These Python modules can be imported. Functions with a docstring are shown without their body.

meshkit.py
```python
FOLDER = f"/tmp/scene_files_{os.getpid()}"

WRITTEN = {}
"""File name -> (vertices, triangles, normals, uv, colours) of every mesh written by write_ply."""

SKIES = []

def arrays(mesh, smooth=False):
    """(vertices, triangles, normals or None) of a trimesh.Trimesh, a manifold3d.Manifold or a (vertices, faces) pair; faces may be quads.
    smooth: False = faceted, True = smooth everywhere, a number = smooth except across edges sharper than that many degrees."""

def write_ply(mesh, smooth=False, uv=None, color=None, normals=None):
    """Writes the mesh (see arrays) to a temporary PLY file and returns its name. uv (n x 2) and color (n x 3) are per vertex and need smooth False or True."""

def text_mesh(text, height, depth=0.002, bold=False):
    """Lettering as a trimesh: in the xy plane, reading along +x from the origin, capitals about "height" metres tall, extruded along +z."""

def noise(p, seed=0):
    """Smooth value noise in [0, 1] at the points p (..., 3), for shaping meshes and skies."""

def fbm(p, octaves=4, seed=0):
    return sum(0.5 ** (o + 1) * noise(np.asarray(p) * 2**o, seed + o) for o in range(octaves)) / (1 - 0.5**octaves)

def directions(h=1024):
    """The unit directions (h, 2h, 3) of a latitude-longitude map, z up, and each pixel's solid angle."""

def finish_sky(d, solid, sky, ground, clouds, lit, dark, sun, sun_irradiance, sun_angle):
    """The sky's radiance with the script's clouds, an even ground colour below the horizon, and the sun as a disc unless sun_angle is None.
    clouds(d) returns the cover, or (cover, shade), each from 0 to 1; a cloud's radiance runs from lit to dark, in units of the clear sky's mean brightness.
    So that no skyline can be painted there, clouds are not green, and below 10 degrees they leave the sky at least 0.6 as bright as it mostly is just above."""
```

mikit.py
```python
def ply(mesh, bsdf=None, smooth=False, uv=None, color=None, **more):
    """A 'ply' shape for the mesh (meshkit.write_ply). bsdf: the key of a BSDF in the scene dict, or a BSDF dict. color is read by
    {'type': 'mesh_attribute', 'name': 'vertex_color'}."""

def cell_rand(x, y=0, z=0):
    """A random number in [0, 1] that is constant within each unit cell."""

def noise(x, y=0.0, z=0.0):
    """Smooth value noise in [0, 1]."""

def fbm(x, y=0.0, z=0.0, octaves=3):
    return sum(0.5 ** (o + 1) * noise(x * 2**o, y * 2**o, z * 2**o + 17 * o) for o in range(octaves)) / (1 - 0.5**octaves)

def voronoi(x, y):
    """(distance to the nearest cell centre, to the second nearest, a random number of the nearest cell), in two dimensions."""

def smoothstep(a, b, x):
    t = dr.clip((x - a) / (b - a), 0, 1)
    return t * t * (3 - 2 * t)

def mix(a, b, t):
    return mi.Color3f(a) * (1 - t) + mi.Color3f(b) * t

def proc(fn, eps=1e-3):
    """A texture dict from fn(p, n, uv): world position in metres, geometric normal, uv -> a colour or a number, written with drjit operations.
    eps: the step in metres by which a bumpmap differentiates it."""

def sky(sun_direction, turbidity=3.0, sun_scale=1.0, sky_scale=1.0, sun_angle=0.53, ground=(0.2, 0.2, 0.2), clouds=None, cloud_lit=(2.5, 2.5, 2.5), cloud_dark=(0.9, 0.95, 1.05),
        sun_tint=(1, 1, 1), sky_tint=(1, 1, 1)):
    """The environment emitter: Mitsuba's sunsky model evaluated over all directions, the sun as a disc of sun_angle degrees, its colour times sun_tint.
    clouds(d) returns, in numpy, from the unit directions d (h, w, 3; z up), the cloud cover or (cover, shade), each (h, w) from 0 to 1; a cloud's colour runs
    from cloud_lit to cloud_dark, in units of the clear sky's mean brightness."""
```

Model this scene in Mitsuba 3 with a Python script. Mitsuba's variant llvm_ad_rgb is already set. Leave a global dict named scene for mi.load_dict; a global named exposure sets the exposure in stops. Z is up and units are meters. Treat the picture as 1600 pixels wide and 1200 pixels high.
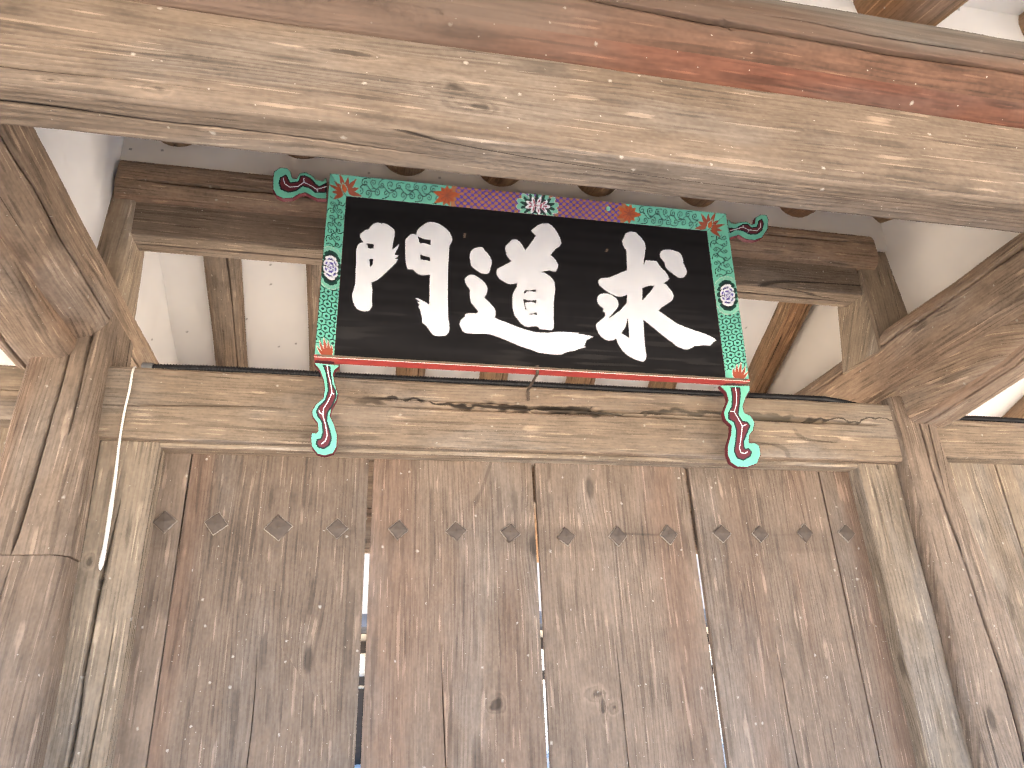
import math, random
import numpy as np, trimesh, drjit as dr, mitsuba as mi
import mikit, meshkit
from mikit import noise, fbm, voronoi, cell_rand, smoothstep, mix
from shapely.geometry import Polygon, LineString, Point, box as sbox
from shapely.ops import unary_union
from shapely import affinity
T = mi.ScalarTransform4f
scene, labels = {'type': 'scene'}, {}

# ------------------------------------------------------------ camera, sky, exposure
CAM = np.array([-0.5037, -1.9224, 1.6])
YAW, PITCH, ROLL, FPX = 0.221816, 0.411351, -0.0398803, 1128.21
_f = np.array([math.sin(YAW)*math.cos(PITCH), math.cos(YAW)*math.cos(PITCH), math.sin(PITCH)])
_r0 = np.array([math.cos(YAW), -math.sin(YAW), 0.0])
_u0 = np.cross(_r0, _f)
_up = -_r0*math.sin(ROLL) + _u0*math.cos(ROLL)
scene['camera'] = {'type': 'perspective', 'fov': math.degrees(2*math.atan(800/FPX)), 'fov_axis': 'x', 'near_clip': 0.02, 'far_clip': 900.0,
                   'to_world': T().look_at(origin=CAM.tolist(), target=(CAM+_f).tolist(), up=_up.tolist())}
scene['sky'] = mikit.sky((-0.30, 0.34, 0.89), turbidity=3, sun_scale=0.85, sun_angle=1.0, sun_tint=(1.0, 0.98, 0.95))
labels['sky'] = {'kind': 'structure'}
exposure = 4.75

# ------------------------------------------------------------ materials
def clean(c): return [float(x) for x in c]

def wood(base, dark=0.55, red=(0.20, 0.085, 0.045), redness=0.3, pale=0.0, bump=1.0, contrast=1.0, extra=None, knots=0.80, specks=1.0, splits=1.0, silver=1.0):
    """weathered pine: uv.x runs along the grain (metres + 50 per piece), uv.y across it"""
    base = mi.Color3f(*base)
    def parts(uv):
        k = dr.floor(uv.x/50.0)
        x, y = uv.x-50.0*k, uv.y+0.37*k
        d1, d2, kr = voronoi(x*1.7+k*3.1, y*4.6+k*7.7)
        kn = dr.select(kr > knots, 1.0, 0.0)
        pull = kn*dr.exp(-dr.square(d1/0.20))
        sway = 0.034*(fbm(x*1.3, y*6.0, k*3.7, octaves=2)-0.5)
        yy = y+sway+0.022*pull
        # growth rings cut lengthwise: sharp dark latewood lines of uneven spacing
        g = yy*95.0+2.6*noise(x*1.7, yy*24.0, k)+0.5*noise(x*9.0, y*40.0, k+4.0)
        saw = g-dr.floor(g)
        late = smoothstep(0.45, 0.92, saw)*(1-smoothstep(0.94, 1.0, saw))
        late = late*smoothstep(0.30, 0.72, noise(x*5.0, yy*19.0, k+8.0))
        fib = noise(x*16.0, yy*330.0, k+9.0)*0.6+noise(x*55.0, yy*260.0, k+19.0)*0.4
        crk = dr.abs(noise(x*0.55, (y+sway)*11.0, k+21.0)-0.5)
        cm = smoothstep(0.58, 0.70, noise(x*2.3, y*9.0, k+31.0))
        crack = cm*(1-smoothstep(0.002, 0.008, crk))
        return k, x, y, yy, late, fib, crack, kn, d1
    def col(p, n, uv):
        k, x, y, yy, late, fib, crack, kn, d1 = parts(uv)
        tone = 0.92+0.16*cell_rand(k, 3, 1)
        big = fbm(x*1.7, y*6.0, k+2.0, octaves=3)
        mot = fbm(x*14.0, y*24.0, k+14.0, octaves=4)
        grit = noise(x*170.0, y*240.0, k)
        v = 1.0+contrast*(0.44*(big-0.5)+0.50*(fib-0.5)+0.55*(mot-0.5)+0.20*(grit-0.5)-0.24*late+0.03)
        c = base*(tone*v)
        rd = smoothstep(0.50, 0.78, fbm(x*0.9, yy*9.0, k+40.0, octaves=2))*redness
        c = mix(c, mi.Color3f(*red)*(0.7+0.6*fib), rd)
        gr = smoothstep(0.50, 0.75, fbm(x*3.0, y*11.0, k+60.0, octaves=4))*(0.30+pale)*silver
        lum = (c.x+c.y+c.z)/3
        c = mix(c, mi.Color3f(lum*1.40, lum*1.27, lum*1.12), gr)
        streak = smoothstep(0.66, 0.90, noise(x*8.0, yy*125.0, k+3.0))
        c = c*(1-dark*0.65*streak*contrast)
        hair = smoothstep(0.80, 0.93, noise(x*11.0, yy*190.0, k+33.0))
        c = c*(1+0.55*hair)
        kd = kn*(1-smoothstep(0.03, 0.075, d1))
        c = c*(1-0.5*kd)
        c = c*(1-0.80*splits*crack)
        for sc, lim in ((38.0, 0.965), (90.0, 0.972)):
            s1, s2, sr = voronoi(x*sc+k, y*sc*1.1)
            sp = (1-smoothstep(0.03, 0.06+5.0*(sr-lim), s1+0.10*(noise(x*400.0, y*400.0)-0.5)))*dr.select(sr > lim, 1.0, 0.0)*specks
            c = mix(c, mi.Color3f(0.46, 0.42, 0.36), 0.75*sp)
        if extra is not None: c = extra(c, p, x, y, k)
        return dr.clip(c, 0.008, 0.9)
    def hgt(p, n, uv):
        k, x, y, yy, late, fib, crack, kn, d1 = parts(uv)
        ad = fbm(x*7.0, y*9.0, k+71.0, octaves=2)
        return 0.0010*late+0.0009*fib-0.004*crack+0.006*ad
    return {'type': 'bumpmap', 'arbitrary': mikit.proc(hgt, eps=1.6e-3), 'scale': float(bump),
            'bsdf': {'type': 'principled', 'base_color': mikit.proc(col), 'roughness': 0.78, 'specular': 0.22}}

def eyes(c, p, spots):
    """knots: (x, z, half width, half height)"""
    for x0, z0, rx, rz in spots:
        q = dr.sqrt(dr.square((p.x-x0)/rx)+dr.square((p.z-z0)/rz))+1.1*(fbm(p.x*38.0, p.z*38.0, 3.0)-0.5)
        core = 1-smoothstep(0.25, 0.75, q)
        rim = dr.exp(-dr.square((q-1.0)/0.16))
        c = c*(1-0.55*core)*(1-0.22*rim*noise(p.x*70.0, p.z*70.0))
        c = c*(1+0.16*dr.exp(-dr.square((q-1.3)/0.3)))
    return c
def jamb_eyes(c, p, x, y, k): return eyes(c, p, ((-1.108, 1.928, 0.011, 0.016), (-1.073, 1.886, 0.009, 0.013), (1.068, 2.215, 0.012, 0.016)))
def door_marks(c, p, x, y, k):
    c = eyes(c, p, ((0.115, 1.604, 0.024, 0.017), (0.164, 1.572, 0.016, 0.013), (0.135, 1.575, 0.010, 0.03), (-0.143, 1.592, 0.022, 0.020)))
    ln = dr.exp(-dr.square((p.z-2.017+0.004*noise(p.x*9.0))/0.0035))*smoothstep(0.38, 0.60, noise(p.x*7.0, 3.0))
    band = smoothstep(1.955, 1.975, p.z)*(1-smoothstep(2.015, 2.05, p.z))
    return c*(1-0.30*ln*smoothstep(0.0, 0.15, p.x))*(1-0.20*band*noise(p.x*5.0, 8.0))
def beam_eyes(c, p, x, y, k): return eyes(c, p, ((-0.385, 2.455, 0.050, 0.018), (-0.36, 2.425, 0.040, 0.014), (-0.80, 2.385, 0.020, 0.010), (-0.93, 2.378, 0.012, 0.006), (-0.55, 2.50, 0.05, 0.008)))
def purlin_dust(c, p, x, y, k):
    tanl = smoothstep(0.02, -0.45, p.x+0.3*(noise(p.x*3.0, p.z*20.0)-0.5))
    up = dr.maximum(tanl, smoothstep(2.575, 2.655, p.z+0.06*(fbm(p.x*1.6, p.z*20.0, 9.0)-0.5)-0.02*p.x))
    c = mix(c, mi.Color3f(0.132, 0.098, 0.075)*(0.6+0.8*fbm(p.x*5.0, p.z*110.0, octaves=3)), 0.80*up)
    d = smoothstep(2.655, 2.725, p.z+0.10*(fbm(p.x*2.2, p.z*14.0, 4.0)-0.5)+0.05*(noise(p.x*1.2, 1.0, 2.0)-0.5)+0.016*p.x)
    lum = (c.x+c.y+c.z)/3
    return mix(c, mi.Color3f(lum*1.75, lum*1.62, lum*1.40), 0.88*d)

def lintel_rot(c, p, x, y, k):
    zc = 2.356+0.010*(noise(p.x*5.0, 1.0, 1.0)-0.5)+0.014*(noise(p.x*17.0, 2.0, 1.0)-0.5)+0.011*(noise(p.x*52.0, p.z*90.0, 5.0)-0.5)+0.007*smoothstep(0.1, 1.1, p.x)
    w = 0.0015+0.015*smoothstep(0.40, 0.8, noise(p.x*8.5, 8.0, 3.0))*noise(p.x*33.0, p.z*160.0)
    a = (1-smoothstep(w*0.5, w*1.6+0.004*noise(p.x*60.0, p.z*200.0), dr.abs(p.z-zc)))*smoothstep(-0.62, -0.40, p.x)
    c = c*(1-0.86*a)
    tan = smoothstep(-0.1, 0.5, p.x)*smoothstep(2.30, 2.35, p.z)*0.5*noise(p.x*9.0, p.z*30.0)
    return mix(c, mi.Color3f(0.30, 0.25, 0.18), tan)

scene['wood_tan'] = wood((0.190, 0.145, 0.106), redness=0.10, red=(0.18, 0.105, 0.07), contrast=0.80, knots=0.86, extra=beam_eyes, splits=0.8)
scene['wood_door'] = wood((0.186, 0.138, 0.101), redness=0.34, red=(0.168, 0.086, 0.052), pale=0.0, contrast=0.76, bump=0.5, knots=0.93, extra=door_marks, splits=0.35, silver=0.75)
scene['wood_grey'] = wood((0.252, 0.198, 0.142), redness=0.10, pale=0.2, contrast=0.82, knots=0.90, extra=jamb_eyes, splits=0.6, silver=0.8)
scene['wood_lintel'] = wood((0.250, 0.191, 0.135), redness=0.10, pale=0.1, extra=lintel_rot, knots=0.90, contrast=0.82, splits=0.4)
scene['wood_red'] = wood((0.132, 0.072, 0.047), redness=0.60, red=(0.128, 0.040, 0.024), extra=purlin_dust, contrast=1.05, knots=0.95, splits=0.8)
scene['wood_orange'] = wood((0.235, 0.148, 0.084), redness=0.4, red=(0.250, 0.108, 0.050), contrast=1.0)
scene['wood_post'] = wood((0.224, 0.168, 0.123), redness=0.25, red=(0.19, 0.100, 0.060), pale=0.08, contrast=0.86, splits=0.7, silver=0.8)
scene['wood_tie_lightened'] = wood((0.270, 0.197, 0.138), redness=0.30, red=(0.235, 0.125, 0.070), pale=0.05, contrast=0.95, splits=0.7, silver=0.8)  # lighter copy of the post wood: light missing up there is in the colour
scene['wood_lightened'] = wood((0.265, 0.185, 0.125), redness=0.30, red=(0.23, 0.115, 0.065), pale=0.0, contrast=0.95, splits=0.7, silver=0.7)  # base colour raised to stand in for scant light under the ridge

def plaster(base, amp):
    b = mi.Color3f(*base)
    def col(p, n, uv):
        m = fbm(p.x*3.0, p.y*3.0, p.z*3.0, octaves=4)-0.5
        st = smoothstep(0.55, 0.85, fbm(p.x*1.2+7.0, p.y*5.0, p.z*1.4, octaves=3))
        s1, s2, sr = voronoi(p.x*9.0+p.y*4.0, p.z*9.0-p.y*5.0)
        sp = (1-smoothstep(0.02, 0.06, s1))*dr.select(sr > 0.8, 1.0, 0.0)
        return b*(1+amp*m)*(1-amp*0.5*st)*(1-0.5*sp)
    def hgt(p, n, uv):
        return fbm(p.x*22.0, p.y*22.0, p.z*22.0, octaves=3)*0.006
    return {'type': 'bumpmap', 'arbitrary': mikit.proc(hgt, eps=3e-3), 'scale': 1.0,
            'bsdf': {'type': 'twosided', 'b': {'type': 'principled', 'base_color': mikit.proc(col), 'roughness': 0.9, 'specular': 0.1}}}
scene['plaster_white'] = plaster((0.74, 0.74, 0.735), 0.10)
scene['plaster_aged'] = plaster((0.71, 0.67, 0.61), 0.30)

def paint(c, rough=0.5, wear=0.10, spec=0.35):
    b = mi.Color3f(*c)
    def col(p, n, uv):
        m = fbm(p.x*30.0, p.y*30.0, p.z*30.0, octaves=3)-0.5
        g = fbm(p.x*6.0, p.y*6.0, p.z*6.0, octaves=2)-0.5
        return b*(1+2*wear*m+1.6*wear*g)
    return {'type': 'twosided', 'b': {'type': 'principled', 'base_color': mikit.proc(col), 'roughness': rough, 'specular': spec}}
def panel_col(p, n, uv):
    a = smoothstep(0.60, 0.80, noise(p.x*9.0, p.z*120.0))*smoothstep(0.45, 0.7, noise(p.x*3.0, p.z*8.0, 4.0))*(1-smoothstep(2.50, 2.72, p.z))
    b = mi.Color3f(0.0115, 0.011, 0.012)*(0.8+0.6*noise(p.x*4.0, p.z*60.0))
    return mix(b, mi.Color3f(0.09, 0.085, 0.08), a*0.18)
scene['lacquer_black'] = {'type': 'principled', 'base_color': mikit.proc(panel_col), 'roughness': 0.62, 'specular': 0.18}
scene['paint_white'] = paint((0.87, 0.895, 0.92), 0.6, 0.015, 0.2)
scene['paint_green'] = paint((0.175, 0.575, 0.425), wear=0.16)
scene['paint_pale'] = paint((0.235, 0.60, 0.445), wear=0.08)
scene['paint_mint'] = paint((0.165, 0.545, 0.39), wear=0.14)
scene['paint_deep'] = paint((0.010, 0.055, 0.042))
scene['paint_black'] = paint((0.014, 0.024, 0.026))
scene['paint_red'] = paint((0.50, 0.065, 0.055))
scene['paint_maroon'] = paint((0.12, 0.022, 0.030))
scene['paint_lotus'] = paint((0.36, 0.085, 0.045))
scene['paint_orange'] = paint((0.50, 0.105, 0.032))
scene['paint_ochre'] = paint((0.45, 0.180, 0.075))
scene['paint_purple'] = paint((0.085, 0.040, 0.34))
scene['paint_cream'] = paint((0.80, 0.74, 0.64))
scene['paint_blue'] = paint((0.085, 0.06, 0.40))
scene['paint_pink'] = paint((0.42, 0.08, 0.13))
scene['paint_dust'] = paint((0.155, 0.118, 0.088), 0.8, 0.3, 0.1)
def iron_col(p, n, uv):
    worn_glint = (1-smoothstep(0.0, 0.75, uv.x+0.5*(fbm(p.x*90.0, p.y*50.0, p.z*90.0)-0.5)))*smoothstep(0.25, 0.5, fbm(p.x*31.0, 0.0, p.z*31.0))  # pale rims: wear, with edge highlights put into the colour
    return mix(mix(mi.Color3f(0.066, 0.049, 0.037), mi.Color3f(0.140, 0.105, 0.078), fbm(p.x*60.0, p.y*60.0, p.z*60.0)), mi.Color3f(0.36, 0.31, 0.25), worn_glint)
scene['old_iron'] = {'type': 'principled', 'base_color': mikit.proc(iron_col), 'roughness': 0.6, 'metallic': 0.25, 'specular': 0.4}
scene['black_plastic'] = {'type': 'principled', 'base_color': {'type': 'rgb', 'value': [0.012, 0.012, 0.013]}, 'roughness': 0.5}
scene['grey_plastic'] = {'type': 'principled', 'base_color': {'type': 'rgb', 'value': [0.12, 0.12, 0.12]}, 'roughness': 0.5}
scene['strand_white'] = paint((0.82, 0.79, 0.72), 0.8, 0.1, 0.1)
def ground_col(p, n, uv):
    return mi.Color3f(0.49, 0.462, 0.415)*(0.75+0.5*fbm(p.x*1.3, p.y*1.3, 0.0, octaves=4))
scene['sand'] = {'type': 'principled', 'base_color': mikit.proc(ground_col), 'roughness': 0.95, 'specular': 0.05}
scene['cream_wall'] = plaster((0.80, 0.74, 0.64), 0.1)
scene['dark_wood'] = {'type': 'principled', 'base_color': mikit.proc(lambda p, n, uv: mi.Color3f(0.030, 0.021, 0.015)*(0.6+0.8*fbm(p.x*3.0, p.y*3.0, p.z*20.0, octaves=3))), 'roughness': 0.8}
scene['stone'] = {'type': 'principled', 'base_color': mikit.proc(lambda p, n, uv: mi.Color3f(0.36, 0.35, 0.33)*(0.7+0.6*fbm(p.x*9.0, p.y*9.0, p.z*9.0, octaves=4))), 'roughness': 0.9}
scene['roof_tile'] = {'type': 'principled', 'base_color': mikit.proc(lambda p, n, uv: mi.Color3f(0.075, 0.075, 0.08)*(0.6+0.8*fbm(p.x*5.0, p.y*5.0, p.z*5.0, octaves=3))), 'roughness': 0.85}

# ------------------------------------------------------------ helpers
def put(key, mesh, bsdf, smooth=False, uv=None, label=None, cat=None, group=None, kind=None):
    if key in scene:
        i = 1
        while f'{key}_{i:03d}' in scene: i += 1
        key = f'{key}_{i:03d}'
    scene[key] = mikit.ply(mesh, bsdf, smooth=smooth, uv=uv)
    tag(key, label, cat, group, kind)
    return key

def tag(key, label=None, cat=None, group=None, kind=None):
    d = {a: b for a, b in (('label', label), ('category', cat), ('group', group), ('kind', kind)) if b}
    if d: labels.setdefault(key, {}).update(d)

_piece = [0]
def arr(v, s):
    """v: a number, or ((s0, v0), (s1, v1), ...) interpolated over s"""
    if isinstance(v, (int, float)): return np.full_like(s, float(v))
    v = np.asarray(v, float)
    return np.interp(s, v[:, 0], v[:, 1])

def timber(p0, p1, A, B, hw, hh, r=0.02, amp=0.003, step=0.02, nq=14, cracks=(), oa=0.0, ob=0.0, seed=None, rough=0.0, adze=()):
    """a hewn timber from p0 to p1: rounded rectangle of half sizes hw (along A) and hh (along B), optionally changing along the length,
    with an uneven surface and real splits. Faces: 0 = -B, 1 = +A, 2 = +B, 3 = -A."""
    p0, p1, A, B = (np.asarray(v, float) for v in (p0, p1, A, B))
    L = np.linalg.norm(p1-p0)
    k = _piece[0]; _piece[0] += 1
    seed = k if seed is None else seed
    S = max(2, int(L/step)+1)
    s = np.linspace(0, 1, S)
    base = np.concatenate([f+0.5-0.5*np.cos(np.pi*np.linspace(0, 1, nq, endpoint=False))*0.92-0.0 for f in range(4)]+[[4.0]])
    base = np.clip(base, 0, 4); base[0] = 0.0
    q = np.tile(np.unique(base), (S, 1))
    dep = np.zeros_like(q)
    for c in cracks:
        f, u0, u1, s0, s1, w, d, wan = c                 # face, fraction at start / end, from / to, half width, depth, wander
        pass
        face_w = 2*(np.mean(arr(hw, s)) if f in (0, 2) else np.mean(arr(hh, s)))
        path = f+np.interp(s, [s0, s1], [u0, u1])+wan/face_w*(meshkit.fbm(np.stack([s*L*1.5, s*0+seed, s*0+u0*50], -1), 4, 5)-0.5)*2
        path = np.clip(path, f+0.04, f+0.96)
        ends = np.clip((s-s0)/0.06, 0, 1)*np.clip((s1-s)/0.08, 0, 1)
        ends = ends*(0.45+1.0*meshkit.fbm(np.stack([s*L*9.0, s*0+2, s*0+seed], -1), 2, 9))
        ww = w/face_w
        offs = np.array([-2.6, -1.0, -0.25, 0.25, 1.0, 2.6])
        dd = np.array([0, 0.0, 1, 1, 0.0, 0])
        wid = ww*(0.25+0.75*np.clip(ends, 0, 1.2))
        cq = path[:, None]+wid[:, None]*offs
        # push the regular columns away from the split, keeping their order
        lo, hi = cq[:, :1]-1e-4, cq[:, -1:]+1e-4
        inside = (q > lo) & (q < hi)
        q = np.where(inside, np.where(q < path[:, None], lo-(path[:, None]-q)*1e-3, hi+(q-path[:, None])*1e-3), q)
        q = np.concatenate([q, cq], 1)
        dep = np.concatenate([dep, (d*ends)[:, None]*dd], 1)
        o = np.argsort(q, 1, kind='stable')
        q, dep = np.take_along_axis(q, o, 1), np.take_along_axis(dep, o, 1)
    W, H = arr(hw, s)[:, None], arr(hh, s)[:, None]
    f = np.minimum(q.astype(int), 3); t = 2*(q-f)-1
    a = np.choose(f, [t, np.ones_like(t), -t, -np.ones_like(t)])*W
    b = np.choose(f, [-np.ones_like(t), t, np.ones_like(t), -t])*H
    rr = np.minimum(r, np.minimum(W, H)*0.999)
    ca, cb = np.clip(a, -(W-rr), W-rr), np.clip(b, -(H-rr), H-rr)
    na, nb = a-ca, b-cb
    ln = np.hypot(na, nb); ln = np.where(ln < 1e-9, 1, ln)
    na, nb = na/ln, nb/ln
    a, b = ca+rr*na, cb+rr*nb
    C = p0+(p1-p0)*s[:, None]+arr(oa, s)[:, None]*A+arr(ob, s)[:, None]*B
    P = C[:, None]+a[..., None]*A+b[..., None]*B
    N = na[..., None]*A+nb[..., None]*B
    ax = (p1-p0)/L
    loc = np.stack([s[:, None]*L*2.2+0*q, a*7.0, b*7.0], -1)
    disp = amp*2*(meshkit.fbm(loc+seed*11.3, 3, 1)-0.5)
    if rough: disp = disp+rough*2*(meshkit.fbm(np.stack([s[:, None]*L*14+0*q, a*40.0, b*40.0], -1)+seed*3.3, 3, 2)-0.5)
    for (s0, s1, f0, f1, pitch, dd_) in adze:             # scalloped tool marks
        win = np.clip((s-s0)/0.04, 0, 1)*np.clip((s1-s)/0.04, 0, 1)
        x = s*L/pitch+0.35*np.sin(s*L*23.0)
        wq = np.exp(-np.square((q-(f0+f1)/2)/((f1-f0)/2))*2)
        disp = disp-dd_*win[:, None]*wq*(np.abs((x[:, None]+1.3*(q-f0)) % 1.0-0.5)*2)
    P = P+N*(disp-dep)[..., None]
    per = np.concatenate([np.zeros((S, 1)), np.cumsum(np.linalg.norm(np.diff(np.stack([a, b], -1), axis=1), axis=-1), 1)], 1)
    M = q.shape[1]
    uv = np.stack([np.repeat((s*L)[:, None], M, 1)+0.7+50.0*k, per], -1)
    I = np.arange(S*M).reshape(S, M)
    quads = np.stack([I[:-1, :-1], I[1:, :-1], I[1:, 1:], I[:-1, 1:]], -1).reshape(-1, 4)
    handed = np.dot(np.cross(A, B), ax)
    if handed > 0: quads = quads[:, [0, 3, 2, 1]]
    tris = [quads[:, [0, 1, 2]], quads[:, [0, 2, 3]]]
    V, UV = [P.reshape(-1, 3)], [uv.reshape(-1, 2)]
    n = S*M
    for e, (row, flip) in enumerate(((0, handed > 0), (S-1, handed <= 0))):
        ring = P[row]; cen = ring.mean(0)
        V += [ring, cen[None]]
        UV += [np.stack([50.0*k+3+per[row]*0.3, a[row]+0.3*b[row]], -1), [[50.0*k+3, 0.0]]]
        i = np.arange(M-1)+n
        t3 = np.stack([i, i+1, np.full(M-1, n+M)], -1)
        tris.append(t3 if not flip else t3[:, ::-1])
        n += M+1
    m = trimesh.Trimesh(np.vstack(V), np.vstack(tris), process=False)
    if m.volume < 0: m.invert()
    return m, np.vstack(UV)

def add(key, mu, bsdf, **kw):
    return put(key, mu[0], bsdf, smooth=True, uv=mu[1], **kw)

X, Y, Z = np.eye(3)
def beam_x(x0, x1, y, z, hy, hz, **k): return timber((x0, y, z), (x1, y, z), Y, Z, hy, hz, **k)     # faces 0 under, 1 back, 2 top, 3 front
def beam_y(y0, y1, x, z, hx, hz, **k): return timber((x, y0, z), (x, y1, z), X, Z, hx, hz, **k)     # faces 0 under, 1 right, 2 top, 3 left
def beam_z(z0, z1, x, y, hx, hy, **k): return timber((x, y, z0), (x, y, z1), X, Y, hx, hy, **k)     # faces 0 front, 1 right, 2 back, 3 left
def log(p0, p1, r, **k):
    d = np.asarray(p1, float)-np.asarray(p0, float); d /= np.linalg.norm(d)
    A = np.cross(d, Z); A /= np.linalg.norm(A)
    return timber(p0, p1, A, np.cross(A, d), r, r, r=1.0, **k)

def slab(corners, thick, nrm, n=24, amp=0.0, seed=0):
    """a plate from four corners (in order), its face displaced a little, thick along -nrm"""
    c = np.asarray(corners, float); nrm = np.asarray(nrm, float); nrm = nrm/np.linalg.norm(nrm)
    g = np.linspace(0, 1, n+1)
    u, v = np.meshgrid(g, g, indexing='ij')
    P = (c[0]*((1-u)*(1-v))[..., None]+c[1]*(u*(1-v))[..., None]+c[2]*(u*v)[..., None]+c[3]*((1-u)*v)[..., None])
    if amp: P = P+nrm*(amp*2*(meshkit.fbm(P*5+seed, 3, 3)-0.5))[..., None]
    K = (n+1)**2
    V = np.vstack([P.reshape(-1, 3), (P-nrm*thick).reshape(-1, 3)])
    I = np.arange(K).reshape(n+1, n+1)
    q = np.stack([I[:-1, :-1], I[1:, :-1], I[1:, 1:], I[:-1, 1:]], -1).reshape(-1, 4)
    edge = np.concatenate([I[:, 0], I[-1, 1:], I[-2::-1, -1], I[0, -2:0:-1]])
    e2 = np.roll(edge, -1)
    side = np.stack([edge, edge+K, e2+K, e2], -1)
    m = trimesh.Trimesh(V, np.vstack([x for qq in (q, q[:, ::-1]+K, side) for x in (qq[:, [0, 1, 2]], qq[:, [0, 2, 3]])]), process=False)
    m.fix_normals()
    return m

def block(lo, hi):
    lo, hi = np.asarray(lo, float), np.asarray(hi, float)
    m = trimesh.creation.box(extents=hi-lo); m.apply_translation((lo+hi)/2)
    return m

def tube(pts, rad, n=10, ribs=0.0, pitch=0.01):
    P = np.asarray(pts, float)
    d = np.concatenate([[0], np.cumsum(np.linalg.norm(np.diff(P, axis=0), axis=1))])
    m = max(8, int(d[-1]/(pitch/4 if ribs else 0.012)))
    s = np.linspace(0, d[-1], m)
    C = np.stack([np.interp(s, d, P[:, i]) for i in range(3)], -1)
    for _ in range(4): C[1:-1] = (C[:-2]+2*C[1:-1]+C[2:])/4
    t = np.gradient(C, axis=0); t /= np.linalg.norm(t, axis=1, keepdims=True)
    a = np.cross(t, [0.13, 0.31, 0.94]); a /= np.linalg.norm(a, axis=1, keepdims=True)
    b = np.cross(t, a)
    rr = arr(rad, s/d[-1])+ribs*np.cos(2*np.pi*s/pitch)
    th = np.linspace(0, 2*np.pi, n, endpoint=False)
    V = C[:, None]+(a[:, None]*np.cos(th)[None, :, None]+b[:, None]*np.sin(th)[None, :, None])*rr[:, None, None]
    I = np.arange(m*n).reshape(m, n); J = np.roll(I, -1, 1)
    q = np.stack([I[:-1], J[:-1], J[1:], I[1:]], -1).reshape(-1, 4)
    f = [q[:, [0, 1, 2]], q[:, [0, 2, 3]]]
    V = np.vstack([V.reshape(-1, 3), C[:1], C[-1:]])
    f.append(np.stack([J[0], I[0], np.full(n, m*n)], -1)); f.append(np.stack([I[-1], J[-1], np.full(n, m*n+1)], -1))
    M = trimesh.Trimesh(V, np.vstack(f), process=False); M.fix_normals()
    return M

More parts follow.
